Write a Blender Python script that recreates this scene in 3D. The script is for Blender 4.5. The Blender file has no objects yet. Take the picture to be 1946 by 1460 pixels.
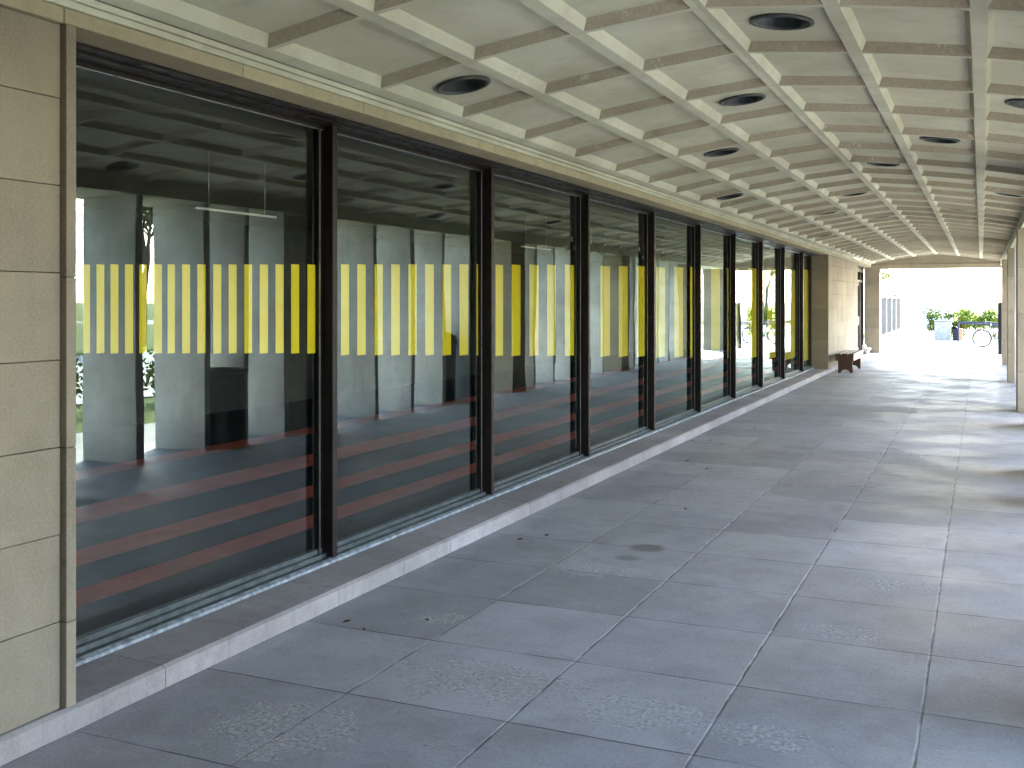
import bpy, bmesh, math, random
from mathutils import Vector, Matrix
R = math.radians
S = bpy.context.scene
random.seed(7)

# ------------------------------------------------------------------ camera
cam = bpy.data.cameras.new('camera')
camo = bpy.data.objects.new('camera', cam)
S.collection.objects.link(camo)
cam.sensor_width = 36.0
cam.lens = 36.0 * 2000 / 1946
cam.shift_y = -(730 - 572) / 1946
cam.clip_start = 0.05
cam.clip_end = 2000
camo.location = (0, 0, 1.7)
camo.rotation_euler = (R(90), 0, R(24.037))
S.camera = camo

# ------------------------------------------------------------------ sun and sky
SUN = Vector((0.42, 0.80, 0.58)).normalized()
elev = math.asin(SUN.z)
azim = math.atan2(SUN.x, SUN.y)
W = bpy.data.worlds.new('World')
S.world = W
W.use_nodes = True
nt = W.node_tree
nt.nodes.clear()
wo = nt.nodes.new('ShaderNodeOutputWorld')
bg = nt.nodes.new('ShaderNodeBackground')
sky = nt.nodes.new('ShaderNodeTexSky')
sky.sky_type = 'NISHITA'
sky.sun_disc = False
sky.sun_elevation = elev
sky.sun_rotation = azim
sky.air_density = 1.0
sky.dust_density = 1.0
bg.inputs[1].default_value = 0.15
nt.links.new(sky.outputs[0], bg.inputs[0])
nt.links.new(bg.outputs[0], wo.inputs[0])
sl = bpy.data.lights.new('sun', 'SUN')
sl.energy = 2.8
sl.angle = R(0.53)
sl.color = (1.0, 0.95, 0.86)
so = bpy.data.objects.new('sun', sl)
S.collection.objects.link(so)
so.rotation_euler = SUN.to_track_quat('Z', 'Y').to_euler()
so.location = (20, 10, 20)

S.view_settings.view_transform = 'Standard'
S.view_settings.look = 'None'
S.view_settings.exposure = 4.1
S.view_settings.gamma = 1.0
S.cycles.max_bounces = 12
S.cycles.diffuse_bounces = 6
S.cycles.glossy_bounces = 5
S.cycles.transparent_max_bounces = 16
S.cycles.caustics_reflective = False
S.cycles.caustics_refractive = False
S.cycles.sample_clamp_indirect = 8
S.cycles.use_denoising = True

# ------------------------------------------------------------------ helpers
def tag(o, label=None, cat=None, group=None, kind=None):
    if label: o['label'] = label
    if cat: o['category'] = cat
    if group: o['group'] = group
    if kind: o['kind'] = kind
    return o

def empty(name, loc=(0, 0, 0), rz=0.0):
    o = bpy.data.objects.new(name, None)
    S.collection.objects.link(o)
    o.location = loc
    o.rotation_euler = (0, 0, rz)
    o.empty_display_size = 0.1
    return o

class MB:
    def __init__(self):
        self.bm = bmesh.new()
    def box(self, x0, x1, y0, y1, z0, z1, mi=0):
        v = [self.bm.verts.new(p) for p in ((x0, y0, z0), (x1, y0, z0), (x1, y1, z0), (x0, y1, z0),
                                            (x0, y0, z1), (x1, y0, z1), (x1, y1, z1), (x0, y1, z1))]
        for f in ((3, 2, 1, 0), (4, 5, 6, 7), (0, 1, 5, 4), (1, 2, 6, 5), (2, 3, 7, 6), (3, 0, 4, 7)):
            self.bm.faces.new([v[i] for i in f]).material_index = mi
        return self
    def face(self, pts, mi=0, smooth=False):
        f = self.bm.faces.new([self.bm.verts.new(p) for p in pts])
        f.material_index = mi
        f.smooth = smooth
        return f
    def prism(self, poly, axis, a, b, mi=0):
        """poly: list of 2D points; extruded along axis from a to b"""
        def P(p, t):
            if axis == 'y': return (p[0], t, p[1])
            if axis == 'x': return (t, p[0], p[1])
            return (p[0], p[1], t)
        A = [self.bm.verts.new(P(p, a)) for p in poly]
        B = [self.bm.verts.new(P(p, b)) for p in poly]
        n = len(poly)
        self.bm.faces.new(A).material_index = mi
        self.bm.faces.new(list(reversed(B))).material_index = mi
        for i in range(n):
            self.bm.faces.new((A[i], B[i], B[(i + 1) % n], A[(i + 1) % n])).material_index = mi
        return self
    def tube(self, p, q, r, r2=None, n=10, mi=0, smooth=True, cap=True):
        p = Vector(p); q = Vector(q)
        r2 = r if r2 is None else r2
        d = (q - p).normalized()
        u = d.orthogonal().normalized(); w = d.cross(u)
        A = []; B = []
        for i in range(n):
            t = 2 * math.pi * i / n
            o = u * math.cos(t) + w * math.sin(t)
            A.append(self.bm.verts.new(p + o * r)); B.append(self.bm.verts.new(q + o * r2))
        for i in range(n):
            f = self.bm.faces.new((A[i], A[(i + 1) % n], B[(i + 1) % n], B[i])); f.smooth = smooth; f.material_index = mi
        if cap:
            self.bm.faces.new(list(reversed(A))).material_index = mi
            self.bm.faces.new(B).material_index = mi
        return self
    def path(self, pts, r, n=8, mi=0):
        for a, b in zip(pts, pts[1:]):
            self.tube(a, b, r, n=n, mi=mi)
        return self
    def lathe(self, prof, c, n=28, axis='z', mi=0):
        c = Vector(c)
        rings = []
        for (r, h) in prof:
            ring = []
            for i in range(n):
                t = 2 * math.pi * i / n
                if axis == 'z': p = (r * math.cos(t), r * math.sin(t), h)
                elif axis == 'y': p = (r * math.cos(t), h, r * math.sin(t))
                else: p = (h, r * math.cos(t), r * math.sin(t))
                ring.append(self.bm.verts.new(c + Vector(p)))
            rings.append(ring)
        for a, b in zip(rings, rings[1:]):
            for i in range(n):
                f = self.bm.faces.new((a[i], a[(i + 1) % n], b[(i + 1) % n], b[i])); f.smooth = True; f.material_index = mi
        return self
    def torus(self, c, Rr, r, axis='y', n=36, m=8, mi=0):
        prof = []
        for j in range(m + 1):
            t = 2 * math.pi * j / m
            prof.append((Rr + r * math.cos(t), r * math.sin(t)))
        return self.lathe(prof, c, n, axis, mi)
    def build(self, name, mats, parent=None, bevel=0.0, loc=None, seg=1):
        bm = self.bm
        bmesh.ops.recalc_face_normals(bm, faces=bm.faces)
        if bevel:
            es = [e for e in bm.edges if len(e.link_faces) == 2 and e.calc_face_angle(0) > 0.5]
            bmesh.ops.bevel(bm, geom=es, offset=bevel, segments=seg, affect='EDGES', profile=0.7)
        me = bpy.data.meshes.new(name)
        bm.to_mesh(me); bm.free()
        for m in (mats if isinstance(mats, (list, tuple)) else [mats]):
            me.materials.append(m)
        o = bpy.data.objects.new(name, me)
        S.collection.objects.link(o)
        if parent is not None: o.parent = parent
        if loc is not None: o.location = loc
        return o

def copy_tree(o, parent=None):
    c = o.copy()
    S.collection.objects.link(c)
    if parent is not None: c.parent = parent
    for ch in list(o.children):
        copy_tree(ch, c)
    return c

# ------------------------------------------------------------------ materials
class NT:
    def __init__(self, name):
        self.m = bpy.data.materials.new(name)
        self.m.use_nodes = True
        self.t = self.m.node_tree
        self.t.nodes.clear()
        self.out = self.t.nodes.new('ShaderNodeOutputMaterial')
    def n(self, typ, **kw):
        nd = self.t.nodes.new(typ)
        for k, v in kw.items(): setattr(nd, k, v)
        return nd
    def l(self, a, b): self.t.links.new(a, b)
    def coord(self):
        g = self.n('ShaderNodeNewGeometry')
        return g.outputs['Position']
    def scale(self, vec, s):
        m = self.n('ShaderNodeMapping')
        m.inputs['Scale'].default_value = s if isinstance(s, (tuple, list)) else (s, s, s)
        self.l(vec, m.inputs[0]); return m.outputs[0]
    def noise(self, vec, scale, detail=4, rough=0.55, dist=0.0):
        n = self.n('ShaderNodeTexNoise')
        n.inputs['Scale'].default_value = scale
        n.inputs['Detail'].default_value = detail
        n.inputs['Roughness'].default_value = rough
        n.inputs['Distortion'].default_value = dist
        self.l(vec, n.inputs['Vector'])
        return n.outputs['Fac']
    def voro(self, vec, scale, feature='F1'):
        n = self.n('ShaderNodeTexVoronoi', feature=feature)
        n.inputs['Scale'].default_value = scale
        self.l(vec, n.inputs['Vector'])
        return n.outputs['Distance']
    def math(self, op, a, b=None, c=None, clamp=False):
        n = self.n('ShaderNodeMath', operation=op, use_clamp=clamp)
        for i, v in enumerate((a, b, c)):
            if v is None: continue
            if isinstance(v, (int, float)): n.inputs[i].default_value = v
            else: self.l(v, n.inputs[i])
        return n.outputs[0]
    def ramp(self, fac, a, b, lo=0.0, hi=1.0):
        n = self.n('ShaderNodeMapRange', clamp=True)
        n.interpolation_type = 'SMOOTHSTEP'
        self.l(fac, n.inputs[0])
        for i, v in zip((1, 2, 3, 4), (a, b, lo, hi)): n.inputs[i].default_value = v
        return n.outputs[0]
    def mix(self, fac, a, b, blend='MIX'):
        n = self.n('ShaderNodeMix', data_type='RGBA', blend_type=blend)
        for i, v in ((0, fac), (6, a), (7, b)):
            if isinstance(v, (int, float)): n.inputs[i].default_value = v
            elif isinstance(v, tuple): n.inputs[i].default_value = (*v, 1) if len(v) == 3 else v
            else: self.l(v, n.inputs[i])
        return n.outputs[2]
    def bump(self, h, strength=0.3, dist=0.01, normal=None):
        n = self.n('ShaderNodeBump')
        n.inputs['Strength'].default_value = strength
        n.inputs['Distance'].default_value = dist
        self.l(h, n.inputs['Height'])
        if normal is not None: self.l(normal, n.inputs['Normal'])
        return n.outputs[0]
    def sep(self, vec):
        n = self.n('ShaderNodeSeparateXYZ'); self.l(vec, n.inputs[0]); return n.outputs
    def bsdf(self, color, rough=0.7, metal=0.0, normal=None, spec=0.5, **kw):
        b = self.n('ShaderNodeBsdfPrincipled')
        for key, v in (('Base Color', color), ('Roughness', rough), ('Metallic', metal), ('Specular IOR Level', spec)):
            if isinstance(v, (int, float)): b.inputs[key].default_value = v
            elif isinstance(v, tuple): b.inputs[key].default_value = (*v, 1)
            else: self.l(v, b.inputs[key])
        if normal is not None: self.l(normal, b.inputs['Normal'])
        self.l(b.outputs[0], self.out.inputs[0])
        return self.m

def island(M):
    g = M.n('ShaderNodeNewGeometry'); return g.outputs['Random Per Island']

def stone(name, c1, c2, dark=(0.12, 0.10, 0.08), grain=90.0, bump=0.25, streak=True, isl=True, rough=0.8):
    M = NT(name)
    P = M.coord()
    n1 = M.noise(P, 1.3, 5, 0.6)
    n2 = M.noise(P, 9.0, 6, 0.65)
    n3 = M.noise(P, grain, 3, 0.7)
    col = M.mix(M.ramp(n1, 0.3, 0.7), c1, c2)
    col = M.mix(M.ramp(n2, 0.45, 0.8, 0, 0.35), col, dark)
    if isl:
        hsv = M.n('ShaderNodeHueSaturation')
        M.l(M.math('MULTIPLY_ADD', island(M), 0.22, 0.89), hsv.inputs['Value'])
        M.l(col, hsv.inputs['Color']); col = hsv.outputs[0]
    if streak:
        st = M.noise(M.scale(P, (14, 14, 0.9)), 1.0, 4, 0.6)
        col = M.mix(M.ramp(st, 0.52, 0.75, 0, 0.30), col, dark)
    pits = M.voro(P, grain * 0.8)
    pf = M.ramp(pits, 0.05, 0.22, 1, 0)
    pm = M.math('MULTIPLY', pf, M.ramp(M.noise(P, 14, 3), 0.5, 0.62))
    col = M.mix(M.math('MULTIPLY', pm, 0.5), col, dark)
    col = M.mix(M.ramp(n3, 0.3, 0.75, 0.0, 0.25), col, M.mix(0.5, c2, (0.6, 0.56, 0.5)))
    h = M.math('SUBTRACT', M.math('ADD', n3, M.math('MULTIPLY', n2, 0.8)), pm)
    return M.bsdf(col, rough, normal=M.bump(h, bump, 0.006), spec=0.3)

m_lime = stone('limestone', (0.195, 0.162, 0.115), (0.275, 0.228, 0.165), (0.17, 0.14, 0.10))
m_lintel = stone('lintel_stone', (0.33, 0.28, 0.175), (0.41, 0.35, 0.225), (0.19, 0.155, 0.09))
m_ledge = stone('ledge_stone', (0.24, 0.215, 0.215), (0.36, 0.325, 0.325), (0.10, 0.09, 0.09), grain=60)
m_fin = stone('fin_concrete', (0.36, 0.355, 0.34), (0.58, 0.57, 0.55), (0.18, 0.17, 0.16), grain=50, isl=False)
m_joint = NT('joint_mortar').bsdf((0.06, 0.05, 0.045), 0.95)

# ceiling concrete
def ceiling_mat():
    M = NT('ceiling_concrete')
    P = M.coord()
    g = M.n('ShaderNodeNewGeometry')
    N = M.sep(g.outputs['True Normal'])
    base = M.mix(M.ramp(M.noise(P, 1.1, 5, 0.6), 0.35, 0.65), (0.45, 0.43, 0.325), (0.56, 0.545, 0.43))
    base = M.mix(M.ramp(M.noise(P, 6, 5, 0.6), 0.5, 0.78, 0, 0.35), base, (0.30, 0.27, 0.22))
    fine = M.noise(P, 130, 3, 0.8)
    base = M.mix(M.ramp(fine, 0.52, 0.72, 0, 0.35), base, (0.25, 0.23, 0.19))
    # the cross-rib sides were cast rough and their aggregate shows
    side = M.ramp(M.math('ABSOLUTE', N[1]), 0.35, 0.6)
    agg = M.mix(M.ramp(M.noise(P, 60, 5, 0.8), 0.35, 0.65), (0.22, 0.165, 0.125), (0.38, 0.31, 0.245))
    chip = M.math('MULTIPLY', M.ramp(M.noise(P, 3.2, 3), 0.58, 0.66), M.ramp(M.noise(P, 38, 4), 0.5, 0.6))
    agg = M.mix(chip, agg, (0.62, 0.57, 0.48))
    col = M.mix(M.math('MULTIPLY', side, 0.52), base, agg)
    h = M.math('ADD', M.math('MULTIPLY', fine, 0.5), M.noise(P, 34, 5, 0.75))
    h = M.math('ADD', h, M.math('MULTIPLY', M.math('MULTIPLY', side, M.noise(P, 70, 4, 0.8)), 2.0))
    return M.bsdf(col, 0.9, normal=M.bump(h, 0.4, 0.006), spec=0.2)
m_ceil = ceiling_mat()

# paving: slabs 0.762 x 0.778 m
JX0, PX, JY0, PY = -0.225, 0.762, 6.206, 0.778
def paving_mat():
    M = NT('paving_slabs')
    P = M.coord()
    X, Y, Z = M.sep(P)
    wob = M.math('MULTIPLY', M.math('SUBTRACT', M.noise(P, 5, 3), 0.5), 0.010)
    fx = M.math('DIVIDE', M.math('SUBTRACT', M.math('ADD', X, wob), JX0), PX)
    fy = M.math('DIVIDE', M.math('SUBTRACT', M.math('ADD', Y, wob), JY0), PY)
    def dist(f, p):
        return M.math('MULTIPLY', M.math('ABSOLUTE', M.math('SUBTRACT', f, M.math('ROUND', f))), p)
    dx, dy = dist(fx, PX), dist(fy, PY)
    jx = M.ramp(dx, 0.003, 0.008, 1, 0)
    jy = M.ramp(dy, 0.0025, 0.006, 1, 0)
    # slab id
    cid = M.n('ShaderNodeCombineXYZ')
    M.l(M.math('FLOOR', fx), cid.inputs[0]); M.l(M.math('FLOOR', fy), cid.inputs[1])
    wn = M.n('ShaderNodeTexWhiteNoise', noise_dimensions='3D')
    M.l(cid.outputs[0], wn.inputs['Vector'])
    rnd = wn.outputs['Value']
    c = M.mix(M.ramp(M.noise(P, 0.9, 5, 0.6), 0.3, 0.7), (0.268, 0.262, 0.295), (0.345, 0.338, 0.372))
    c = M.mix(M.ramp(M.noise(P, 3.4, 9, 0.72, 0.4), 0.40, 0.66, 0, 0.60), c, (0.195, 0.186, 0.190))
    c = M.mix(M.ramp(M.noise(P, 7, 8, 0.8), 0.56, 0.66, 0, 0.30), c, (0.46, 0.46, 0.47))
    c = M.mix(M.ramp(M.noise(P, 90, 4, 0.8), 0.40, 0.62, 0, 0.40), c, (0.40, 0.40, 0.42))
    c = M.mix(M.ramp(M.noise(P, 60, 5, 0.85), 0.50, 0.66, 0, 0.55), c, (0.12, 0.12, 0.13))
    hs = M.n('ShaderNodeHueSaturation')
    M.l(M.math('MULTIPLY_ADD', rnd, 0.30, 0.85), hs.inputs['Value']); M.l(c, hs.inputs['Color'])
    c = hs.outputs[0]
    # spalled patches where the top skin of the slab has flaked off
    spots = [(-2.02, 4.25, .50, .24), (-2.55, 3.45, .34, .26), (-1.27, 4.20, .30, .17), (-0.66, 5.62, .26, .12),
             (-2.12, 8.95, .55, .45), (-2.25, 9.7, .55, .35), (-0.78, 4.15, .22, .12), (-2.3, 6.3, .3, .16), (-0.48, 6.71, .25, .16),
             (-1.3, 10.2, .5, .25), (-0.9, 12.2, .4, .5), (-1.7, 12.9, .6, .3), (-2.6, 15.5, .4, .7), (-1.4, 17.5, .5, .6), (-0.3, 3.55, .18, .10), (-2.62, 5.0, .16, .1)]
    ed = M.math('MULTIPLY', M.math('SUBTRACT', M.noise(P, 3.5, 7, 0.75, 0.6), 0.5), 5.5)
    sp = None
    for (sx, sy, rx, ry) in spots:
        a = M.math('POWER', M.math('DIVIDE', M.math('SUBTRACT', X, sx), rx), 2.0)
        b = M.math('POWER', M.math('DIVIDE', M.math('SUBTRACT', Y, sy), ry), 2.0)
        d = M.math('ADD', M.math('ADD', a, b), ed)
        sp = d if sp is None else M.math('MINIMUM', sp, d)
    far = M.math('MULTIPLY', M.ramp(M.noise(M.scale(P, (1.0, 0.8, 1)), 1.6, 5, 0.7), 0.50, 0.56), M.ramp(Y, 13.0, 20.0, 0.35, 1.0))  # extra flaking towards the exit, also standing in for dappled light streaks
    flake = M.ramp(M.noise(P, 9, 7, 0.8, 0.8), 0.47, 0.53)
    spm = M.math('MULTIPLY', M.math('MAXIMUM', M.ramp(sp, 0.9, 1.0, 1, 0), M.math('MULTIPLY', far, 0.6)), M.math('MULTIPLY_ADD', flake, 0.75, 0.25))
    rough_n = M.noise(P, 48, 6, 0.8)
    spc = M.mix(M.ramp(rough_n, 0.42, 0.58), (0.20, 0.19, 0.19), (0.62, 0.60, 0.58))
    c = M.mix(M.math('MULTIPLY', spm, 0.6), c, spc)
    # a dark spill
    def blot(sx, sy, rx, ry, k):
        a = M.math('POWER', M.math('DIVIDE', M.math('SUBTRACT', X, sx), rx), 2.0)
        b = M.math('POWER', M.math('DIVIDE', M.math('SUBTRACT', Y, sy), ry), 2.0)
        return M.math('MULTIPLY', M.ramp(M.math('ADD', M.math('ADD', a, b), M.math('MULTIPLY', ed, 0.35)), 0.3, 1.1, 1, 0), k)
    c = M.mix(blot(-2.10, 6.98, .13, .13, 0.6), c, (0.07, 0.065, 0.06))
    c = M.mix(blot(-2.14, 6.66, .10, .08, 0.5), c, (0.07, 0.065, 0.06))
    c = M.mix(blot(-0.45, 3.7, .16, .20, 0.22), c, (0.10, 0.10, 0.10))
    # gum and specks
    vs = M.n('ShaderNodeTexVoronoi'); vs.inputs['Scale'].default_value = 2.2
    M.l(P, vs.inputs['Vector'])
    speck = M.math('MULTIPLY', M.ramp(vs.outputs['Distance'], 0.02, 0.035, 1, 0), M.ramp(M.sep(vs.outputs['Color'])[0], 0.45, 0.5))
    c = M.mix(M.math('MULTIPLY', speck, 0.6), c, (0.07, 0.07, 0.07))
    # joints: long ones filled with pale mortar, cross ones open and dark
    worn = M.ramp(M.noise(P, 1.7, 3), 0.38, 0.58)
    jxc = M.mix(M.ramp(M.noise(P, 4, 4), 0.42, 0.6), (0.36, 0.35, 0.34), (0.10, 0.095, 0.09))
    c = M.mix(M.math('MULTIPLY', jx, 0.8), c, jxc)
    jyf = M.math('MULTIPLY', jy, M.math('MULTIPLY_ADD', worn, 0.65, 0.3))
    c = M.mix(jyf, c, (0.05, 0.048, 0.045))
    h = M.math('ADD', M.math('MULTIPLY', M.noise(P, 75, 4, 0.8), 0.25), M.math('MULTIPLY', M.noise(P, 2.0, 3), 0.06))
    h = M.math('ADD', h, M.math('MULTIPLY', spm, M.math('SUBTRACT', M.math('MULTIPLY', M.noise(P, 40, 7, 0.85), 1.6), 1.1)))
    h = M.math('SUBTRACT', h, M.math('ADD', M.math('MULTIPLY', jx, 0.5), jyf))
    h = M.math('ADD', h, M.math('MULTIPLY', rnd, 0.12))
    ro = M.math('ADD', M.math('MULTIPLY', spm, 0.35), M.ramp(M.noise(P, 1.4, 5, 0.6), 0.35, 0.65, 0.46, 0.60))
    return M.bsdf(c, ro, normal=M.bump(h, 0.6, 0.010), spec=0.5)
m_pave = paving_mat()

def simple(name, col, rough=0.5, metal=0.0, var=0.25, scale=8.0, bump=0.08, spec=0.5):
    M = NT(name)
    P = M.coord()
    n = M.noise(P, scale, 5, 0.6)
    dk = tuple(v * (1 - var) for v in col); lt = tuple(min(1, v * (1 + var)) for v in col)
    c = M.mix(M.ramp(n, 0.3, 0.7), dk, lt)
    return M.bsdf(c, M.ramp(M.noise(P, scale * 3, 4), 0.3, 0.7, max(0.02, rough - 0.08), rough + 0.1), metal,
                  normal=M.bump(M.noise(P, scale * 10, 3), bump, 0.003), spec=spec)
m_bronze = simple('dark_bronze', (0.016, 0.0095, 0.0080), 0.45, 0.0, 0.4, 5, 0.08, 0.3)
m_alu = simple('worn_aluminium', (0.5, 0.5, 0.5), 0.35, 0.9, 0.2, 20)
m_lead = simple('lead_flashing', (0.30, 0.33, 0.37), 0.5, 0.3, 0.45, 22, 0.4)
m_black = simple('black_plastic', (0.012, 0.013, 0.016), 0.35, 0, 0.3, 6)
m_fixt = simple('fixture_ring', (0.05, 0.055, 0.05), 0.45, 0.2)
m_baffle = simple('fixture_baffle', (0.010, 0.012, 0.011), 0.4, 0.1)
m_wood = None
def wood():
    M = NT('stained_wood')
    P = M.coord()
    g = M.noise(M.scale(P, (24, 2.0, 24)), 1.5, 6, 0.6, 0.8)
    c = M.mix(M.ramp(g, 0.3, 0.7), (0.045, 0.020, 0.012), (0.115, 0.052, 0.030))
    return M.bsdf(c, M.ramp(g, 0.3, 0.7, 0.35, 0.5), normal=M.bump(g, 0.25, 0.003))
m_wood = wood()
def yellow():
    M = NT('yellow_vinyl')
    P = M.coord()
    c = M.mix(M.ramp(M.noise(P, 2.5, 3), 0.3, 0.7), (0.84, 0.61, 0.005), (0.88, 0.66, 0.008))
    return M.bsdf(c, 0.5, spec=0.3)
m_yellow = yellow()
def glass(name='window_glass', tint=(0.95, 0.97, 0.955), refl=(0.86, 1.0, 0.95), wob=0.02):
    M = NT(name)
    P = M.coord()
    nrm = M.bump(M.noise(M.scale(P, (1, 0.9, 0.5)), 1.6, 2, 0.5), wob, 0.05)
    fr = M.n('ShaderNodeFresnel'); fr.inputs[0].default_value = 1.62
    r = M.math('DIVIDE', M.math('MULTIPLY', fr.outputs[0], 2.0), M.math('ADD', fr.outputs[0], 1.0))
    tr = M.n('ShaderNodeBsdfTransparent'); tr.inputs[0].default_value = (*tint, 1)
    gl = M.n('ShaderNodeBsdfGlossy'); gl.inputs['Roughness'].default_value = 0.0; gl.inputs['Color'].default_value = (*refl, 1)
    M.l(nrm, gl.inputs['Normal'])
    mx = M.n('ShaderNodeMixShader')
    M.l(r, mx.inputs[0]); M.l(tr.outputs[0], mx.inputs[1]); M.l(gl.outputs[0], mx.inputs[2])
    df = M.n('ShaderNodeBsdfDiffuse'); df.inputs[0].default_value = (0.45, 0.45, 0.42, 1)
    zz = M.ramp(M.sep(P)[2], 0.15, 0.7, 0.025, 0.0)
    dust = M.math('ADD', M.math('MULTIPLY', M.ramp(M.noise(M.scale(P, (1, 3, 0.7)), 2.0, 6, 0.7), 0.4, 0.75), 0.014), M.math('MULTIPLY', zz, M.noise(P, 20, 5, 0.7)))
    m2 = M.n('ShaderNodeMixShader')
    M.l(dust, m2.inputs[0]); M.l(mx.outputs[0], m2.inputs[1]); M.l(df.outputs[0], m2.inputs[2])
    M.l(m2.outputs[0], M.out.inputs[0])
    return M.m
m_glass = glass()
def clear():
    M = NT('glass_inner_face')
    tr = M.n('ShaderNodeBsdfTransparent'); tr.inputs[0].default_value = (0.97, 0.985, 0.975, 1)
    M.l(tr.outputs[0], M.out.inputs[0]); return M.m
m_clear = clear()
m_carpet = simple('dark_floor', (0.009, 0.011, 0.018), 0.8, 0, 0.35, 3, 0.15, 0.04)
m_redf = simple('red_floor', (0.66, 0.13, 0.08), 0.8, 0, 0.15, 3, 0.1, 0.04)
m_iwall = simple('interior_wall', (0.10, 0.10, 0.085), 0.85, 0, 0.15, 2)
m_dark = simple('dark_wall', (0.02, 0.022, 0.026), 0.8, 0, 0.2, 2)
m_white = simple('white_paint', (0.78, 0.78, 0.76), 0.45, 0, 0.05, 5)
m_orange = simple('orange_paint', (0.50, 0.12, 0.05), 0.5)
m_greybin = simple('grey_panel', (0.215, 0.21, 0.20), 0.6)
m_bluemetal = simple('dark_blue_metal', (0.012, 0.015, 0.030), 0.5, 0.0, spec=0.2)
m_rubber = simple('tyre_rubber', (0.02, 0.02, 0.024), 0.8, spec=0.1)
m_fencepanel = simple('fence_panel', (0.013, 0.018, 0.024), 0.9, spec=0.02)
m_bark = simple('bark', (0.09, 0.065, 0.045), 0.9, 0, 0.4, 12, 0.8)
def lawn_mat():
    M = NT('lawn_grass')
    P = M.coord()
    c = M.mix(M.ramp(M.noise(P, 0.6, 5), 0.3, 0.7), (0.10, 0.155, 0.030), (0.17, 0.22, 0.05))
    c = M.mix(M.ramp(M.noise(P, 40, 4, 0.8), 0.35, 0.7, 0, 0.5), c, (0.05, 0.08, 0.02))
    return M.bsdf(c, 0.9, normal=M.bump(M.noise(P, 60, 4), 0.8, 0.03), spec=0.15)
m_lawn = lawn_mat()
def conc_out():
    M = NT('outdoor_paving')
    P = M.coord()
    X, Y, Z = M.sep(P)
    c = M.mix(M.ramp(M.noise(P, 0.5, 5), 0.3, 0.7), (0.36, 0.345, 0.32), (0.44, 0.425, 0.395))
    def ln(v, p):
        f = M.math('DIVIDE', v, p)
        return M.ramp(M.math('MULTIPLY', M.math('ABSOLUTE', M.math('SUBTRACT', f, M.math('ROUND', f))), p), 0.004, 0.012, 1, 0)
    j = M.math('MAXIMUM', ln(X, 1.6), ln(Y, 1.6))
    c = M.mix(M.math('MULTIPLY', j, 0.6), c, (0.1, 0.1, 0.1))
    return M.bsdf(c, 0.85, normal=M.bump(M.noise(P, 30, 4), 0.3, 0.01))
m_out = conc_out()
m_plaza = simple('pale_plaza', (0.50, 0.49, 0.46), 0.85, 0, 0.12, 2)
def leaf_mat(name, a, b, trans=0.35):
    M = NT(name)
    P = M.coord()
    r = island(M)
    c = M.mix(r, a, b)
    c = M.mix(M.ramp(M.noise(P, 1.2, 3), 0.4, 0.65, 0, 0.5), c, tuple(v * 0.6 for v in a))
    d = M.n('ShaderNodeBsdfDiffuse'); M.l(c, d.inputs[0])
    t = M.n('ShaderNodeBsdfTranslucent'); M.l(M.mix(0.5, c, (0.25, 0.35, 0.03)), t.inputs[0])
    mx = M.n('ShaderNodeMixShader'); mx.inputs[0].default_value = trans
    M.l(d.outputs[0], mx.inputs[1]); M.l(t.outputs[0], mx.inputs[2]); M.l(mx.outputs[0], M.out.inputs[0])
    return M.m
m_leaf = leaf_mat('leaf_green', (0.035, 0.070, 0.018), (0.085, 0.130, 0.030))
m_hedge = leaf_mat('hedge_leaf', (0.010, 0.028, 0.008), (0.045, 0.080, 0.012), 0.15)
m_hedger = leaf_mat('hedge_red_leaf', (0.12, 0.030, 0.020), (0.16, 0.07, 0.02), 0.2)
m_dry = leaf_mat('dry_leaf_brown', (0.10, 0.025, 0.012), (0.14, 0.06, 0.025), 0.1)

# ------------------------------------------------------------------ ground
def sheet(name, x0, x1, y0, y1, z, mat, kind='structure'):
    o = MB(); o.face([(x0, y0, z), (x1, y0, z), (x1, y1, z), (x0, y1, z)])
    ob = o.build(name, mat); tag(ob, kind=kind); return ob
sheet('ground', -600, 600, -600, 900, -0.03, m_lawn)
sheet('pavement', -3.75, 1.75, -18, 36.7, 0.0, m_pave)
# outdoor paving: L-shaped, sloping away beyond the portal and beside the bays
sheet('path', -9, 8, 36.7, 52.0, -0.006, m_out)
sheet('path', 1.75, 3.2, -22, 36.7, -0.006, m_out)
sheet('path', 6.2, 18, -22, 60, -0.006, m_plaza)
sheet('road', -40, 60, 60, 74, -0.012, m_out)

# ------------------------------------------------------------------ constants of the arcade
WX, FX = -3.30, -3.268          # wall face, lintel/jamb face
GX = -3.70                      # glass
WY0, WY1 = 3.10, 25.50          # window wall start and end
PORT = 36.2
EB = 0.50                       # inner face of the eave beam and piers

# ------------------------------------------------------------------ stone walls
def ashlar(mb, xf, depth, y0, y1, z0, z1, hz, ly, zref=0.10, stagger=False):
    """courses of separate blocks with 4 mm open joints, front face at xf looking to +X"""
    z = zref; k = 0
    while z < z1 - 0.01:
        a, b = max(z, z0), min(z + hz, z1)
        if b - a > 0.03:
            y = y0 - ((ly / 2) if (stagger and k % 2) else 0)
            while y < y1 - 0.01:
                c, d = max(y, y0), min(y + ly, y1)
                if d - c > 0.02:
                    j = random.uniform(-0.0012, 0.0012)
                    mb.box(xf - depth, xf + j, c + 0.0015, d - 0.0015, a + 0.0015, b - 0.0015)
                y += ly
        z += hz; k += 1

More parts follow.
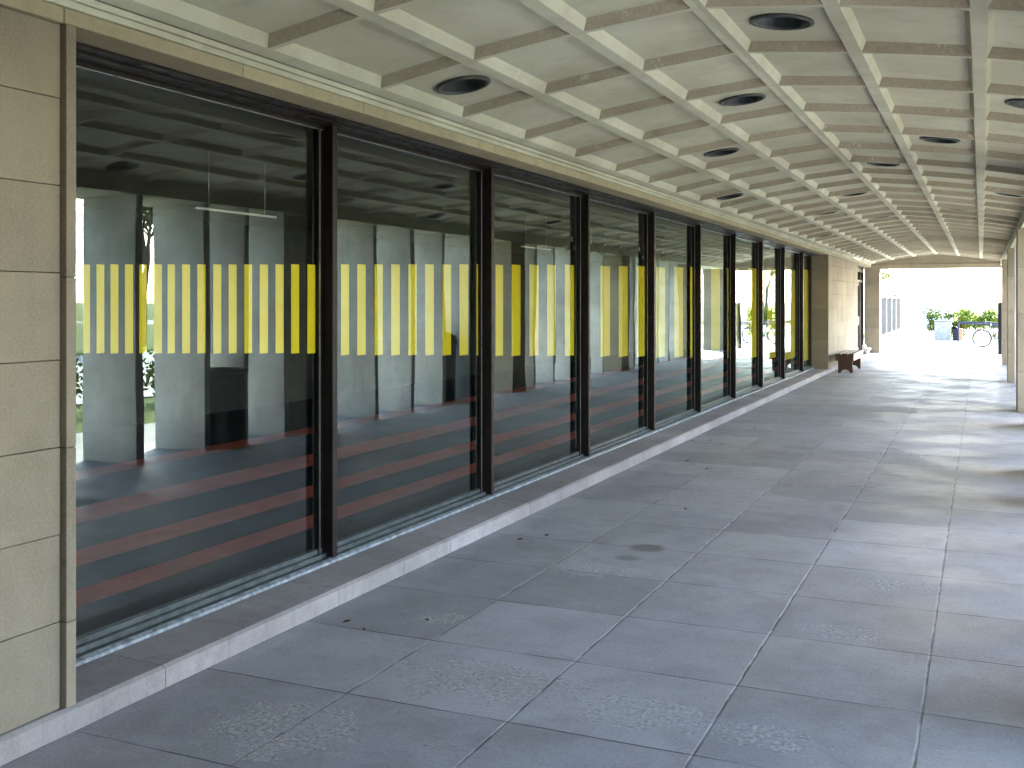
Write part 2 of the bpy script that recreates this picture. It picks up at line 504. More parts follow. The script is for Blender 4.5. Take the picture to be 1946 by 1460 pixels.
w = empty('stone_wall', (WX, 0, 0))
tag(w, 'near beige limestone wall at the left edge, left of the first window', 'wall')
mb = MB(); ashlar(mb, 0, 0.12, -18.0, 3.05, 0.10, 2.785, 0.342, 3.6, 0.10)
mb.build('stone_facing', m_lime, w, bevel=0.002)
mb = MB(); mb.box(-0.6, -0.10, -18.0, 3.02, 0.0, 3.0); mb.build('backing', m_joint, w)
MB().box(FX - WX - 0.45, FX - WX - 0.006, 3.054, WY0 - 0.005, 0.11, 2.78).build('jamb_core', m_joint, w)
mb = MB()
mb.box(FX - WX - 0.46, FX - WX, 3.05, WY0, 0.105, 0.44 - .0015); mb.box(FX - WX - 0.46, FX - WX, 3.05, WY0, 0.4415, 1.122)
mb.box(FX - WX - 0.46, FX - WX, 3.05, WY0, 1.125, 1.792); mb.box(FX - WX - 0.46, FX - WX, 3.05, WY0, 1.795, 2.783)
mb.build('jamb', m_lime, w, bevel=0.003)

w2 = empty('stone_wall', (WX, 0, 0))
tag(w2, 'far limestone block wall behind the bench, between last window and glass doors', 'wall')
mb = MB(); ashlar(mb, 0, 0.12, WY1 + 0.06, 32.2, 0.10, 2.785, 0.355, 1.8, 0.08, False)
mb.build('stone_facing', m_lime, w2, bevel=0.002)
MB().box(-0.6, -0.10, WY1 + 0.07, 32.15, 0.0, 3.0).build('backing', m_joint, w2)
MB().box(FX - WX - 0.42, FX - WX - 0.006, WY1 + .005, WY1 + 0.055, 0.11, 2.78).build('jamb_core', m_joint, w2)
mb = MB()
for a, b in ((0.105, .79), (.793, 1.50), (1.503, 2.21), (2.213, 2.783)):
    mb.box(FX - WX - 0.43, FX - WX, WY1, WY1 + 0.06, a, b)
mb.build('jamb', m_lime, w2, bevel=0.003)

# ------------------------------------------------------------------ lintel (stone band over the windows)
lt = empty('stone_lintel', (FX, 0, 2.785))
tag(lt, 'long pale stone lintel band running above all the windows', 'lintel')
mb = MB()
yy = 3.04
bks = [yy - 1.08 * k for k in range(20, 0, -1)] + [yy + 1.09 * k for k in range(0, 31)]
bks = [-18.0] + [b for b in bks if b > -17.9 and b < 35.8] + [35.9]
for a, b in zip(bks, bks[1:]):
    mb.box(-0.19, random.uniform(-0.001, 0.001), a + 0.0018, b - 0.0018, 0.0, 0.062)
mb.build('lintel_stone', m_lintel, lt, bevel=0.003)
mb = MB()
mb.box(-0.5, 0.006, -18, 35.9, 0.0645, 0.094)
mb.box(-0.5, 0.018, -18, 35.9, 0.096, 0.124)
mb.build('cornice_band', m_ceil, lt, bevel=0.004)
mb = MB(); mb.box(-0.6, -0.012, -18, 35.9, 0.004, 0.066)
mb.build('backing', m_joint, lt)

# ------------------------------------------------------------------ coffered ceiling
def CZ(x):
    d = abs(x + 1.31)
    return 3.185 - 0.075 * d - 0.034 * d * d
xs = [-3.25, -2.61, -1.96, -1.31, -0.66, -0.01, 0.635]
hw = 0.038      # half width of the long ribs
hy = 0.020      # half width of the cross ribs
ysr = [7.36 - 1.05 * k for k in range(24, 0, -1)] + [7.36 + 1.085 * k for k in range(0, 27)]
ysr = [v for v in ysr if v < PORT + 0.02]
ysr[-1] = PORT
ceil = empty('coffered_ceiling', (0, 0, 0))
def cxj(j): return (xs[j] + xs[j + 1]) / 2 + (0.02 if j == 0 else 0)
spots = [(0, 5.785), (3, 5.785), (2, 7.90), (5, 7.90), (1, 10.07), (4, 10.07), (3, 12.24), (0, 13.33), (2, 15.5), (5, 14.42), (1, 17.67), (4, 17.67),
         (2, 19.84), (0, 21.9), (3, 21.9), (1, 24.1), (4, 24.1), (2, 26.3), (0, 28.5), (3, 28.5)]
LC = {}
for (j, y) in spots:
    i = min(range(len(ysr) - 1), key=lambda i: abs((ysr[i] + ysr[i + 1]) / 2 - y))
    LC[(i, j)] = (cxj(j), (ysr[i] + ysr[i + 1]) / 2)
def cell_top(bm, C, key):
    if key not in LC:
        bm.faces.new(C); return
    cx, cy = LC[key]
    x0, x1 = C[0].co.x, C[1].co.x; z0, z1 = C[0].co.z, C[1].co.z
    N = 32; ring = []
    for k in range(N):
        t = 2 * math.pi * k / N + math.pi * 1.25
        x = cx + .143 * math.cos(t); ring.append(bm.verts.new((x, cy + .143 * math.sin(t), z0 + (z1 - z0) * (x - x0) / (x1 - x0))))
    for q in range(4):          # ring[8q] faces corner q
        for k in range(8 * q - 4, 8 * q + 4):
            bm.faces.new((C[q], ring[k % N], ring[(k + 1) % N]))
        bm.faces.new((C[q], C[(q + 1) % 4], ring[(8 * q + 4) % N]))

tag(ceil, 'pale concrete coffered ceiling sloping down both ways from a ridge', 'ceiling')
seam = set(i for i, v in enumerate(ysr) if (i - ysr.index(7.36)) % 4 == 0)
def unit(i0, i1):
    mb = MB(); bm = mb.bm
    cache = {}
    def V(p):
        k = tuple(round(c, 5) for c in p)
        if k not in cache: cache[k] = bm.verts.new(p)
        return cache[k]
    for i in range(i0, i1):
        ya = ysr[i] + (0.003 if i == i0 else 0)
        yb = ysr[i + 1] - (0.003 if i + 1 == i1 else 0)
        for j in range(6):
            xa, xb = xs[j], xs[j + 1]
            la = 0.08 if j == 0 else hw
            lb = 0.08 if j == 5 else hw
            o = [(xa, ya), (xb, ya), (xb, yb), (xa, yb)]
            inn = [(xa + la, ya + hy), (xb - lb, ya + hy), (xb - lb, yb - hy), (xa + la, yb - hy)]
            up = [(xa + la + .026, ya + hy + .026), (xb - lb - .026, ya + hy + .026), (xb - lb - .026, yb - hy - .026), (xa + la + .026, yb - hy - .026)]
            A = [V((x, y, CZ(x))) for x, y in o]
            jit = [random.uniform(-.003, .003) for _ in range(8)]
            B = [V((x + jit[q], y + jit[q + 4], CZ(x))) for q, (x, y) in enumerate(inn)]
            C = [V((x, y, CZ(x) + 0.058)) for x, y in up]
            for q in range(4):
                r = (q + 1) % 4
                bm.faces.new((A[q], A[r], B[r], B[q]))
                bm.faces.new((B[q], B[r], C[r], C[q]))
            cell_top(bm, C, (i, j))
    # end faces at the seams so that each cast unit is solid
    for yv, i in ((ysr[i0] + 0.003, i0), (ysr[i1] - 0.003, i1)):
        for j in range(6):
            xa, xb = xs[j], xs[j + 1]
            bm.faces.new((V((xa, yv, CZ(xa))), V((xb, yv, CZ(xb))), V((xb, yv, CZ(xb) + 0.12)), V((xa, yv, CZ(xa) + 0.12))))
    es = [e for e in bm.edges if len(e.link_faces) == 2 and e.calc_face_angle(0) > 0.45]
    bmesh.ops.recalc_face_normals(bm, faces=bm.faces)
    bmesh.ops.bevel(bm, geom=es, offset=0.007, segments=2, affect='EDGES', profile=0.5)
    for f in bm.faces: f.smooth = False
    ob = mb.build('ceiling_unit', m_ceil, ceil)
    return ob
bounds = [0] + sorted(s for s in seam if s > 0) + [len(ysr) - 1]
bounds = sorted(set(bounds))
for a, b in zip(bounds, bounds[1:]):
    unit(a, b)

roof = empty('flat_roof', (0, 0, 3.34))
tag(roof, 'flat concrete roof slab over the arcade and the room', 'roof')
MB().box(-14, 2.2, -18.4, 36.75, 0.0, 0.35).build('roof_slab', m_fin, roof)

# ------------------------------------------------------------------ recessed lights in the coffers
def light_fixture():
    t = empty('recessed_light')
    m = MB()
    m.lathe([(0.168, 0.004), (0.172, -0.006), (0.150, -0.012), (0.142, -0.004), (0.142, 0.0)], (0, 0, 0), 36)
    m.build('trim_ring', m_fixt, t)
    m = MB()
    prof = [(0.142, -0.004)]
    for k in range(7):
        r = 0.140 - 0.010 * k
        prof += [(r, 0.004 + 0.013 * k), (r - 0.007, 0.006 + 0.013 * k)]
    prof += [(0.06, 0.10), (0.001, 0.10)]
    m.lathe(prof, (0, 0, 0), 36)
    m.build('baffle', m_baffle, t)
    return t
lamp0 = light_fixture()
names = ['leftmost coffer column above the first mullion', 'coffer column right of the ridge nearest the camera', 'coffer left of the ridge above the second window',
         'coffer by the right edge', 'second coffer column, above the third window', 'right-hand coffer column, mid-way on the right slope',
         'coffer right of the ridge, third along its column', 'leftmost coffer column above the fourth mullion', 'coffer left of the ridge, above the sixth window',
         'right eave coffer column, further along', 'second coffer column, above the seventh window', 'right slope column, fourth along it',
         'coffer just left of the ridge, above the eighth window', 'leftmost coffer column, above the ninth window', 'coffer right of the ridge, far along the arcade',
         'second coffer column, above the last window', 'right slope column, near the far piers', 'coffer left of the ridge, above the bench',
         'leftmost coffer column, above the far stone wall', 'coffer right of the ridge, nearest the exit']
for k, (j, y) in enumerate(spots):
    t = lamp0 if k == 0 else copy_tree(lamp0)
    x = cxj(j)
    # snap to the middle of its coffer
    yc = min(((ysr[i] + ysr[i + 1]) / 2 for i in range(len(ysr) - 1)), key=lambda v: abs(v - y))
    x0, x1 = xs[j], xs[j + 1]
    zc = (CZ(x0) + CZ(x1)) / 2 + 0.056
    slope = math.atan2(CZ(x1) - CZ(x0), x1 - x0)
    t.location = (x, yc, zc - 0.002)
    t.rotation_euler = (0, -slope, 0)
    tag(t, 'unlit round recessed light in the ' + names[k], 'ceiling light', 'round recessed lights in the ceiling coffers')

# ------------------------------------------------------------------ ledge, sill
lg = empty('stone_ledge', (-3.27, 0, 0))
tag(lg, 'low pale stone step running along under the windows and walls', 'ledge')
mb = MB()
bk = [-18.0 + 1.36 * k for k in range(11)] + [-2.6, -0.9, 0.8, 2.2, 2.62] + [3.6 + 1.36 * k for k in range(0, 22)] + [32.2]
bk = sorted(b for b in bk if b <= 32.2)
for a, b in zip(bk, bk[1:]):
    r0 = random.uniform(-.0015, .0015)
    mb.prism([(0 + r0, 0.0), (0.0 + r0, 0.086), (-0.022 + r0, 0.098), (-0.44, 0.108), (-0.44, 0.0)], 'y', a + .0015, b - .0015)
mb.build('ledge_stone', m_ledge, lg, bevel=0.002)

gw = empty('window_wall', (GX, 0, 0))
tag(gw, 'long glazed wall of ten tall windows with dark bronze mullions', 'window wall')
MUL = [5.45, 7.72, 10.01, 12.33, 14.62, 16.92, 19.22, 21.54, 23.93]
mb = MB()
mb.prism([(0.115, .112), (0.115, .128), (0.085, .136), (0.085, .112)], 'y', WY0, WY1)
mb.build('flashing', m_lead, gw)
mb = MB()
mb.box(-0.03, 0.083, WY0, WY1, 0.106, 0.130)
mb.box(-0.03, 0.040, WY0, WY1, 0.1305, 0.158)
mb.box(-0.03, 0.012, WY0, WY1, 0.1585, 0.186)
mb.build('sill_frame', simple('sill_metal', (0.10, 0.115, 0.12), 0.42, 0.4, 0.35, 15, 0.2), gw, bevel=0.002)
mb = MB()
mb.box(-0.03, 0.232, WY0, WY1, 2.776, 2.80)
mb.box(-0.03, 0.150, WY0, WY1, 2.768, 2.7758)
mb.box(-0.03, 0.030, WY0, WY1, 2.748, 2.7678)
mb.build('head_frame', m_bronze, gw, bevel=0.002)
mb = MB(); mb.box(0.012, 0.018, WY0, WY1, 2.744, 2.7478)
mb.build('bead', m_alu, gw)
for y in MUL:
    mb = MB()
    mb.box(0.088, 0.100, y - 0.050, y, 0.1365, 2.7675)      # front flange
    mb.box(0.010, 0.088, y - 0.032, y - 0.018, 0.1365, 2.7675)    # web
    mb.box(-0.030, 0.010, y - 0.075, y + 0.025, 0.160, 2.7675)     # glazing frame
    mb.box(0.0102, 0.022, y - 0.082, y - 0.070, 0.160, 2.7675)
    m = mb.build('mullion', m_bronze, gw, bevel=0.002)
    MB().box(0.0225, 0.026, y - 0.080, y - 0.0745, 0.161, 2.742).build('glazing_bead', m_alu, m)
mb = MB(); mb.box(-0.03, 0.03, WY0 - .02, WY0 + 0.035, 0.160, 2.766); mb.box(-0.03, 0.05, WY1 - 0.10, WY1, 0.160, 2.766)
mb.build('end_frame', m_bronze, gw, bevel=0.002)
STR = [[(3.512, 3.515, 1.465, 1.863), (3.557, 3.595, 1.462, 1.865), (3.635, 3.681, 1.458, 1.868), (3.72, 3.768, 1.454, 1.871), (3.811, 3.862, 1.45, 1.874), (3.904, 3.951, 1.446, 1.876), (4.001, 4.056, 1.441, 1.88), (4.097, 4.148, 1.437, 1.883), (4.201, 4.259, 1.432, 1.886), (4.315, 4.377, 1.427, 1.89), (4.439, 4.502, 1.421, 1.894), (4.564, 4.629, 1.416, 1.898), (4.696, 4.762, 1.41, 1.902), (4.832, 4.905, 1.403, 1.906), (4.977, 5.052, 1.397, 1.911), (5.127, 5.205, 1.39, 1.916), (5.29, 5.372, 1.382, 1.921)],
 [(5.655, 5.746, 1.354, 1.933), (5.845, 5.946, 1.345, 1.939), (6.058, 6.163, 1.335, 1.946), (6.277, 6.391, 1.324, 1.953), (6.514, 6.632, 1.313, 1.961), (6.761, 6.891, 1.301, 1.969), (7.03, 7.169, 1.288, 1.977), (7.315, 7.465, 1.275, 1.987), (7.616, 7.728, 1.261, 1.996)],
 [(7.982, 8.129, 1.238, 2.003), (8.311, 8.498, 1.221, 2.014), (8.702, 8.914, 1.202, 2.027), (9.124, 9.339, 1.182, 2.04), (9.586, 9.833, 1.159, 2.055)],
 [(10.635, 10.945, 1.101, 2.075), (11.256, 11.576, 1.07, 2.094), (11.925, 12.26, 1.037, 2.115)],
 [(12.731, 13.144, 0.99, 2.126), (13.588, 14.03, 0.947, 2.152), (14.42, 14.56, 0.907, 2.176)],
 [(15.662, 16.246, 0.832, 2.198), (16.78, 16.90, 0.782, 2.227)],
 [(17.45, 17.611, 0.753, 2.241), (18.415, 19.17, 0.69, 2.277)],
 [(20.214, 21.109, 0.59, 2.321)], [(22.207, 23.488, 0.47, 2.371)], [(24.25, 25.38, 0.321, 2.424)]]
edges = [WY0] + MUL + [WY1]
for i in range(10):
    a = edges[i] + (0.018 if i else 0.03); b = edges[i + 1] - (0.068 if i < 9 else 0.09)
    mb = MB()
    mb.box(-0.006, 0.0, a, b, 0.180, 2.752)
    g = mb.build('glass_pane', [m_glass, m_clear], gw)
    for p in g.data.polygons:
        if p.normal.x < 0.5: p.material_index = 1
    for (y0, y1, z0, z1) in STR[i]:
        ya, yb = max(y0, a + .004), min(y1, edges[i + 1] - 0.06)
        if yb - ya < 0.002: continue
        MB().box(-0.0105, -0.0085, ya, yb, z0, z1).build('yellow_stripe', m_yellow, g)

# ------------------------------------------------------------------ interior of the room behind the glass
IF = 0.10
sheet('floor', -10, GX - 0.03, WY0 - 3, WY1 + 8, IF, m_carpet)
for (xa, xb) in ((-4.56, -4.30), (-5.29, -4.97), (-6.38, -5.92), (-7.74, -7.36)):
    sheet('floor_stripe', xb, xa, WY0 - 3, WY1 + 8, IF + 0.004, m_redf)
rm = empty('room_shell', (-10, 0, 0))
tag(rm, 'dark interior walls and ceiling of the room behind the windows', 'room')
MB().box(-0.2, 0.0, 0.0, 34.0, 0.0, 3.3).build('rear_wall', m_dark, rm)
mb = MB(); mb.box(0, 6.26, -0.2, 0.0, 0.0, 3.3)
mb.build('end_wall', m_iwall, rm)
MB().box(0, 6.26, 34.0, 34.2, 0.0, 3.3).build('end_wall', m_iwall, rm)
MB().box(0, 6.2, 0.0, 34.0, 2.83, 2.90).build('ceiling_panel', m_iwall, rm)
# pendants seen through the third to fifth panes
pd0 = None
where = ['in the third window', 'half behind the fourth mullion', 'in the fourth window, left one', 'in the fourth window, right one', 'beside the fifth mullion', 'in the fifth window']
for k, y in enumerate((14.23, 15.05, 15.7, 16.5, 17.5, 19.0)):
    if pd0 is None:
        t = empty('pendant_lamp')
        m = MB(); m.lathe([(0.012, 0.09), (0.022, 0.075), (0.035, 0.05), (0.105, -0.04), (0.100, -0.042), (0.030, 0.045), (0.001, 0.05)], (0, 0, 0), 20)
        m.build('lamp_shade', m_black, t)
        MB().tube((0, 0, 0.088), (0, 0, 0.15), 0.016, 0.012).build('lamp_cap', m_white, t)
        MB().tube((0, 0, 0.15), (0, 0, 0.36), 0.003, n=6).build('cord', m_alu, t)
        pd0 = t
    else:
        t = copy_tree(pd0)
    t.location = (-5.4, y, 2.47)
    tag(t, 'small black cone pendant lamp seen ' + where[k], 'pendant lamp', 'pendant lamps behind the glass')
for k, (y0, y1, wh) in enumerate(((6.26, 7.25, 'in the first window'), (12.4, 13.4, 'in the third window'))):
    t = empty('light_rail', (-5.4, y0, 2.40))  # unlit light rail; white paint stands in for its bright line
    tag(t, 'thin hanging light rail, painted white, inside the room seen ' + wh, 'rail', 'hanging rails behind the glass')
    MB().box(-0.008, 0.008, 0, y1 - y0, -0.008, 0.008).build('rail_bar', m_white, t)
    m = MB(); m.tube((0, .15, 0.008), (0, .15, 0.43), 0.003, n=6); m.build('hanger', m_alu, t)
    m = MB(); m.tube((0, y1 - y0 - .15, 0.008), (0, y1 - y0 - .15, 0.43), 0.003, n=6); m.build('hanger', m_alu, t)

# ------------------------------------------------------------------ glass doors beyond the far wall
dr = empty('glass_door', (-3.58, 32.2, 0))
tag(dr, 'tall double glass door in a dark frame beside the exit opening', 'door')
mb = MB()
mb.box(-0.06, 0.06, 0.0, 0.07, 0.0, 2.78); mb.box(-0.06, 0.06, 3.88, 3.98, 0.0, 2.78)
mb.box(-0.06, 0.06, 0.07, 3.88, 2.62, 2.78); mb.box(-0.06, 0.06, 0.07, 3.88, 2.30, 2.36)
mb.box(-0.06, 0.06, 1.05, 1.12, 0.0, 2.62); mb.box(-0.06, 0.06, 2.9, 2.97, 0.0, 2.62)
mb.build('door_frame', m_bronze, dr, bevel=0.003)
for a, b, hy in ((1.13, 2.0, 1.88), (2.02, 2.89, 2.14)):
    mb = MB()
    mb.box(-0.03, 0.03, a, a + 0.09, 0.02, 2.29); mb.box(-0.03, 0.03, b - 0.09, b, 0.02, 2.29)
    mb.box(-0.03, 0.03, a + 0.09, b - 0.09, 0.02, 0.22); mb.box(-0.03, 0.03, a + 0.09, b - 0.09, 2.18, 2.29)
    lf = mb.build('door_leaf', m_bluemetal, dr, bevel=0.003)
    g = MB().box(-0.003, 0.003, a + 0.09, b - 0.09, 0.22, 2.18).build('glass_pane', [m_glass, m_clear], lf)
    for p in g.data.polygons:
        if p.normal.x < 0.5: p.material_index = 1
    m = MB(); m.path([(0.03, hy, 0.95), (0.09, hy, 0.95), (0.09, hy, 1.20), (0.03, hy, 1.20)], 0.012)
    m.build('handle', m_alu, lf)
for a, b, z0, z1 in ((0.07, 1.05, 0.0, 2.30), (2.97, 3.88, 0.0, 2.30), (0.07, 3.88, 2.36, 2.62)):
    g = MB().box(-0.003, 0.003, a, b, z0, z1).build('side_glass', [m_glass, m_clear], dr)
    for p in g.data.polygons:
        if p.normal.x < 0.5: p.material_index = 1

bk_ = empty('stone_block', (-3.36, 34.9, 0))
tag(bk_, 'small white stepped block on the floor against the exit pier', 'block')
mb = MB(); mb.prism([(-.14, 0.0), (-.14, .40), (-.02, .40), (-.02, .30), (0.22, .26), (.22, .19), (.14, .19), (.14, 0.0), (0.0, 0.0), (0.0, .16), (-.06, .16), (-.06, 0.0)], 'y', 0, 0.5)
mb.build('block_body', m_fin, bk_, bevel=0.004); bk_.scale = (0.62, 1.0, 0.72)

# ------------------------------------------------------------------ exit portal at the far end
pt = empty('exit_portal', (0, PORT, 0))
tag(pt, 'stone end frame around the bright exit opening of the arcade', 'portal')
mb = MB()
for a, b in ((0.0, .79), (.793, 1.50), (1.503, 2.21), (2.213, 2.74)):
    mb.box(-3.50, -3.03, 0, 0.45, a, b)
mb.build('pier', m_lime, pt, bevel=0.004)
mb = MB()
for a, b in ((0.0, .79), (.793, 1.50), (1.503, 2.21), (2.213, 2.74)):
    mb.box(0.60, 1.45, 0, 0.45, a, b)
mb.build('pier', m_lime, pt, bevel=0.004)
mb = MB(); mb.box(-3.62, 1.45, -0.02, 0.45, 2.742, 2.88); mb.box(-3.62, 1.45, 0.0, 0.45, 2.883, 3.32)
mb.build('lintel', m_lime, pt, bevel=0.004)

gl = empty('gate_leaf', (0.50, PORT + 0.62, 0))
tag(gl, 'narrow dark blue metal gate leaf standing open at the right of the exit', 'gate')
mb = MB(); mb.box(-.02, 0.09, 0, 0.10, 0.0, 1.65); mb.box(0, 0.05, 0.95, 1.0, 0.0, 1.65); mb.box(0.01, 0.04, 0.05, 0.95, 1.56, 1.62); mb.box(0.01, 0.04, 0.05, 0.95, 0.08, 0.14)
for k in range(7): mb.box(0.018, 0.032, 0.14 + 0.11 * k, 0.16 + 0.11 * k, 0.14, 1.56)
mb.build('gate_frame', m_bluemetal, gl)

# ------------------------------------------------------------------ eave beam, piers and fins on the open side
eb = empty('eave_beam', (EB, 0, 2.80))
tag(eb, 'concrete edge beam carried by the right-hand piers', 'beam')
mb = MB(); mb.box(0.04, 1.0, -18, PORT - 0.02, 0.0, 0.53)
mb.build('beam_body', m_ceil, eb, bevel=0.006)
PIER = [4.5, 11.25, 17.72, 24.2, 30.8]
pnames = {17.72: 'first stone pier at the right edge of the picture', 24.2: 'second stone pier from the right edge', 30.8: 'third stone pier, beside the exit'}
for y in PIER:
    p = empty('stone_pier', (EB, y, 0))
    tag(p, pnames.get(y, 'square stone pier of the open side reflected between grey fins' if y > 5 else 'square stone pier of the open side nearest the camera'), 'pier', 'stone piers along the open side')
    mb = MB()
    zs = [0.0, 0.62, 1.50, 2.21, 2.798]
    for a, b in zip(zs, zs[1:]):
        mb.box(0.0, 0.90, 0, 0.62, a + .0015, b - .0015)
    mb.build('pier_stone', m_lime, p, bevel=0.004)
    MB().box(0.01, 0.89, 0.01, 0.61, 0.01, 2.79).build('backing', m_joint, p)
FIN = [5.6, 6.4, 7.35, 8.38, 9.43, 10.12, 10.9, 13.06, 14.12, 15.18, 16.2, 19.0, 20.05, 21.05, 22.1, 23.15, 25.5, 26.6, 27.65, 28.7, 29.75]
side_blocker = empty('stone_wall', (EB, 0, 0))  # added out of view to block side light and darken the near end
tag(side_blocker, 'added unseen limestone wall blocking side light beside and behind the camera', 'wall')
mb = MB(); ashlar(mb, 0.12, 0.12, -18.0, 1.5, 0.0, 2.798, 0.35, 1.8, 0.0)
for v in mb.bm.verts: v.co.x = 0.12 - v.co.x
mb.build('stone_facing', m_lime, side_blocker, bevel=0.002)
MB().box(0.10, 0.5, -17.98, 1.48, 0.01, 2.79).build('backing', m_joint, side_blocker)
end_blocker = empty('stone_wall', (0, -18.0, 0))  # added out of view, keeps light from coming in behind the camera
tag(end_blocker, 'added unseen stone wall blocking light behind the camera', 'wall')
MB().box(-3.4, 1.4, -0.3, 0, 0, 3.3).build('wall_body', m_lime, end_blocker)
f0 = None
for k, y in enumerate(FIN):
    if f0 is None:
        t = empty('concrete_fin')
        mb = MB(); mb.box(0.0, 0.75, 0, 0.10, 0.0, 2.798)
        mb.build('fin_slab', m_fin, t, bevel=0.006)
        f0 = t
    else:
        t = copy_tree(f0)
    t.location = (EB + 0.10, y, 0)
    tag(t, 'grey concrete fin of the open side, mirrored in the windows', 'fin', 'concrete fins along the open side')

# ------------------------------------------------------------------ litter bins between the fins (seen in the glass)
def bin_(name, x, y, r, h, lid, label):
    t = empty(name, (x, y, 0))
    tag(t, label, 'litter bin')
    m = MB()
    prof = [(r * 0.90, 0.0), (r * 0.92, 0.02), (r * 0.97, h * 0.5), (r, h - 0.05), (r * 1.04, h - 0.045), (r * 1.04, h), (r * 0.97, h), (r * 0.93, h - 0.25), (0.001, h - 0.25)]
    if lid: prof = [(r * 0.90, 0.0), (r * 0.92, 0.02), (r, h - 0.22), (r * 1.03, h - 0.21), (r * 1.03, h - 0.16), (r * 0.95, h - 0.07), (r * 0.6, h - 0.01), (0.001, h)]
    m.lathe([(0.001, 0.0)] + prof, (0, 0, 0), 36)
    m.build('bin_body', m_black, t)
    m = MB(); m.torus((0, 0, h - (0.2 if lid else 0.02)), r * 1.03, 0.012, 'z'); m.build('rim', m_bluemetal, t)
    if not lid:
        m = MB(); m.lathe([(r * 1.045, h - 0.10), (r * 1.03, h - 0.03), (r * 1.03, h + 0.008), (r * 0.95, h + 0.008), (r * 0.93, h - 0.2)], (0, 0, 0), 36)
        m.build('bin_liner', m_black, t)
bin_('litter_bin', 0.68, 9.86, 0.27, 0.90, False, 'round black open litter bin mirrored in the first window')
bin_('litter_bin', 0.98, 15.75, 0.30, 1.18, True, 'tall black litter bin with domed lid mirrored in the second window')

# ------------------------------------------------------------------ bench
bn = empty('wooden_bench', (-2.93, 25.75, 0))
tag(bn, 'short reddish brown wooden bench against the far stone wall', 'bench')
for x in (-0.15, 0.0, 0.15):
    MB().box(x - 0.062, x + 0.062, -0.05, 2.15, 0.425, 0.462).build('seat_slat', m_wood, bn, bevel=0.005)
for x in (-0.185, 0.185):
    MB().box(x - 0.018, x + 0.018, -0.03, 2.13, 0.29, 0.4245).build('side_rail', m_wood, bn, bevel=0.004)
for y in (-0.028, 2.09):
    MB().box(-0.166, 0.166, y, y + 0.035, 0.29, 0.4245).build('end_rail', m_wood, bn, bevel=0.004)
for y in (0.10, 1.90):
    pts = [(-0.165, 0.42), (-0.165, 0.0), (-0.125, 0.0)]
    for k in range(9):
        t = math.pi * (1 - k / 8)
        pts.append((0.10 * math.cos(t), 0.005 + 0.075 * math.sin(t)))
    pts += [(0.125, 0.0), (0.165, 0.0), (0.165, 0.42)]
    mb = MB()
    mb.prism(pts, 'y', y, y + 0.045)
    mb.build('leg', m_wood, bn, bevel=0.003)

# ------------------------------------------------------------------ dry leaves on the paving
lp = [(-3.06, 4.72), (-2.87, 7.05), (-2.99, 6.85), (-3.20, 12.54), (-3.01, 12.65), (-2.91, 4.65), (-2.78, 16.75), (-2.8, 12.34), (-2.77, 13.19), (-3.05, 23.46), (-2.83, 23.39), (-2.69, 4.92), (-2.84, 10.94), (-2.53, 10.5), (-2.99, 10.56), (-2.75, 14.09), (-2.2, 8.4), (-1.6, 9.9), (-2.4, 18.5), (-3.1, 19.5)]
lf0 = None
for k, (x, y) in enumerate(lp):
    if lf0 is None:
        m = MB()
        ctr = [(-0.5, 0, 0), (-0.2, 0.02, .05), (0.1, 0.02, .03), (0.5, 0, .16)]
        L = [(-0.2, 0.22, .16), (0.12, 0.26, .20)]; Rr = [(-0.2, -0.2, .12), (0.12, -0.24, .10)]
        for z in (0, 0.012):
            P = lambda p: (p[0], p[1], p[2] + z)
            for f in ([ctr[0], ctr[1], L[0]], [ctr[1], ctr[2], L[1], L[0]], [ctr[2], ctr[3], L[1]], [ctr[0], Rr[0], ctr[1]], [ctr[1], Rr[0], Rr[1], ctr[2]], [ctr[2], Rr[1], ctr[3]]):
                m.face([P(p) for p in f])
        lf0 = m.build('dry_leaf', m_dry)
        t = lf0
    else:
        t = lf0.copy(); S.collection.objects.link(t)
    s = random.uniform(0.030, 0.055)
    t.scale = (s, s * random.uniform(.7, 1.2), s)
    t.location = (x, y, 0.003)
    t.rotation_euler = (random.uniform(-.15, .15), random.uniform(-.1, .1), random.uniform(0, 6.28))
    tag(t, 'small curled reddish brown dead leaf lying on the grey paving', 'leaf', 'dead leaves on the paving')

# ------------------------------------------------------------------ vegetation
def leaves(mb, pts, size, rnd, mi=0):
    bm = mb.bm
    for p in pts:
        s = size * rnd.uniform(0.6, 1.3)
        d = Vector((rnd.gauss(0, 1), rnd.gauss(0, 1), rnd.gauss(0, 0.7))).normalized()
        u = d.orthogonal().normalized()
        a = rnd.uniform(0, 6.28)
        u = (u * math.cos(a) + d.cross(u) * math.sin(a)); v = d.cross(u)
        p = Vector(p)
        q = [p - u * s * .5, p + v * s * .28 + d * s * .06, p + u * s * .5, p - v * s * .28 + d * s * .06]
        f = bm.faces.new([bm.verts.new(c) for c in q]); f.material_index = mi

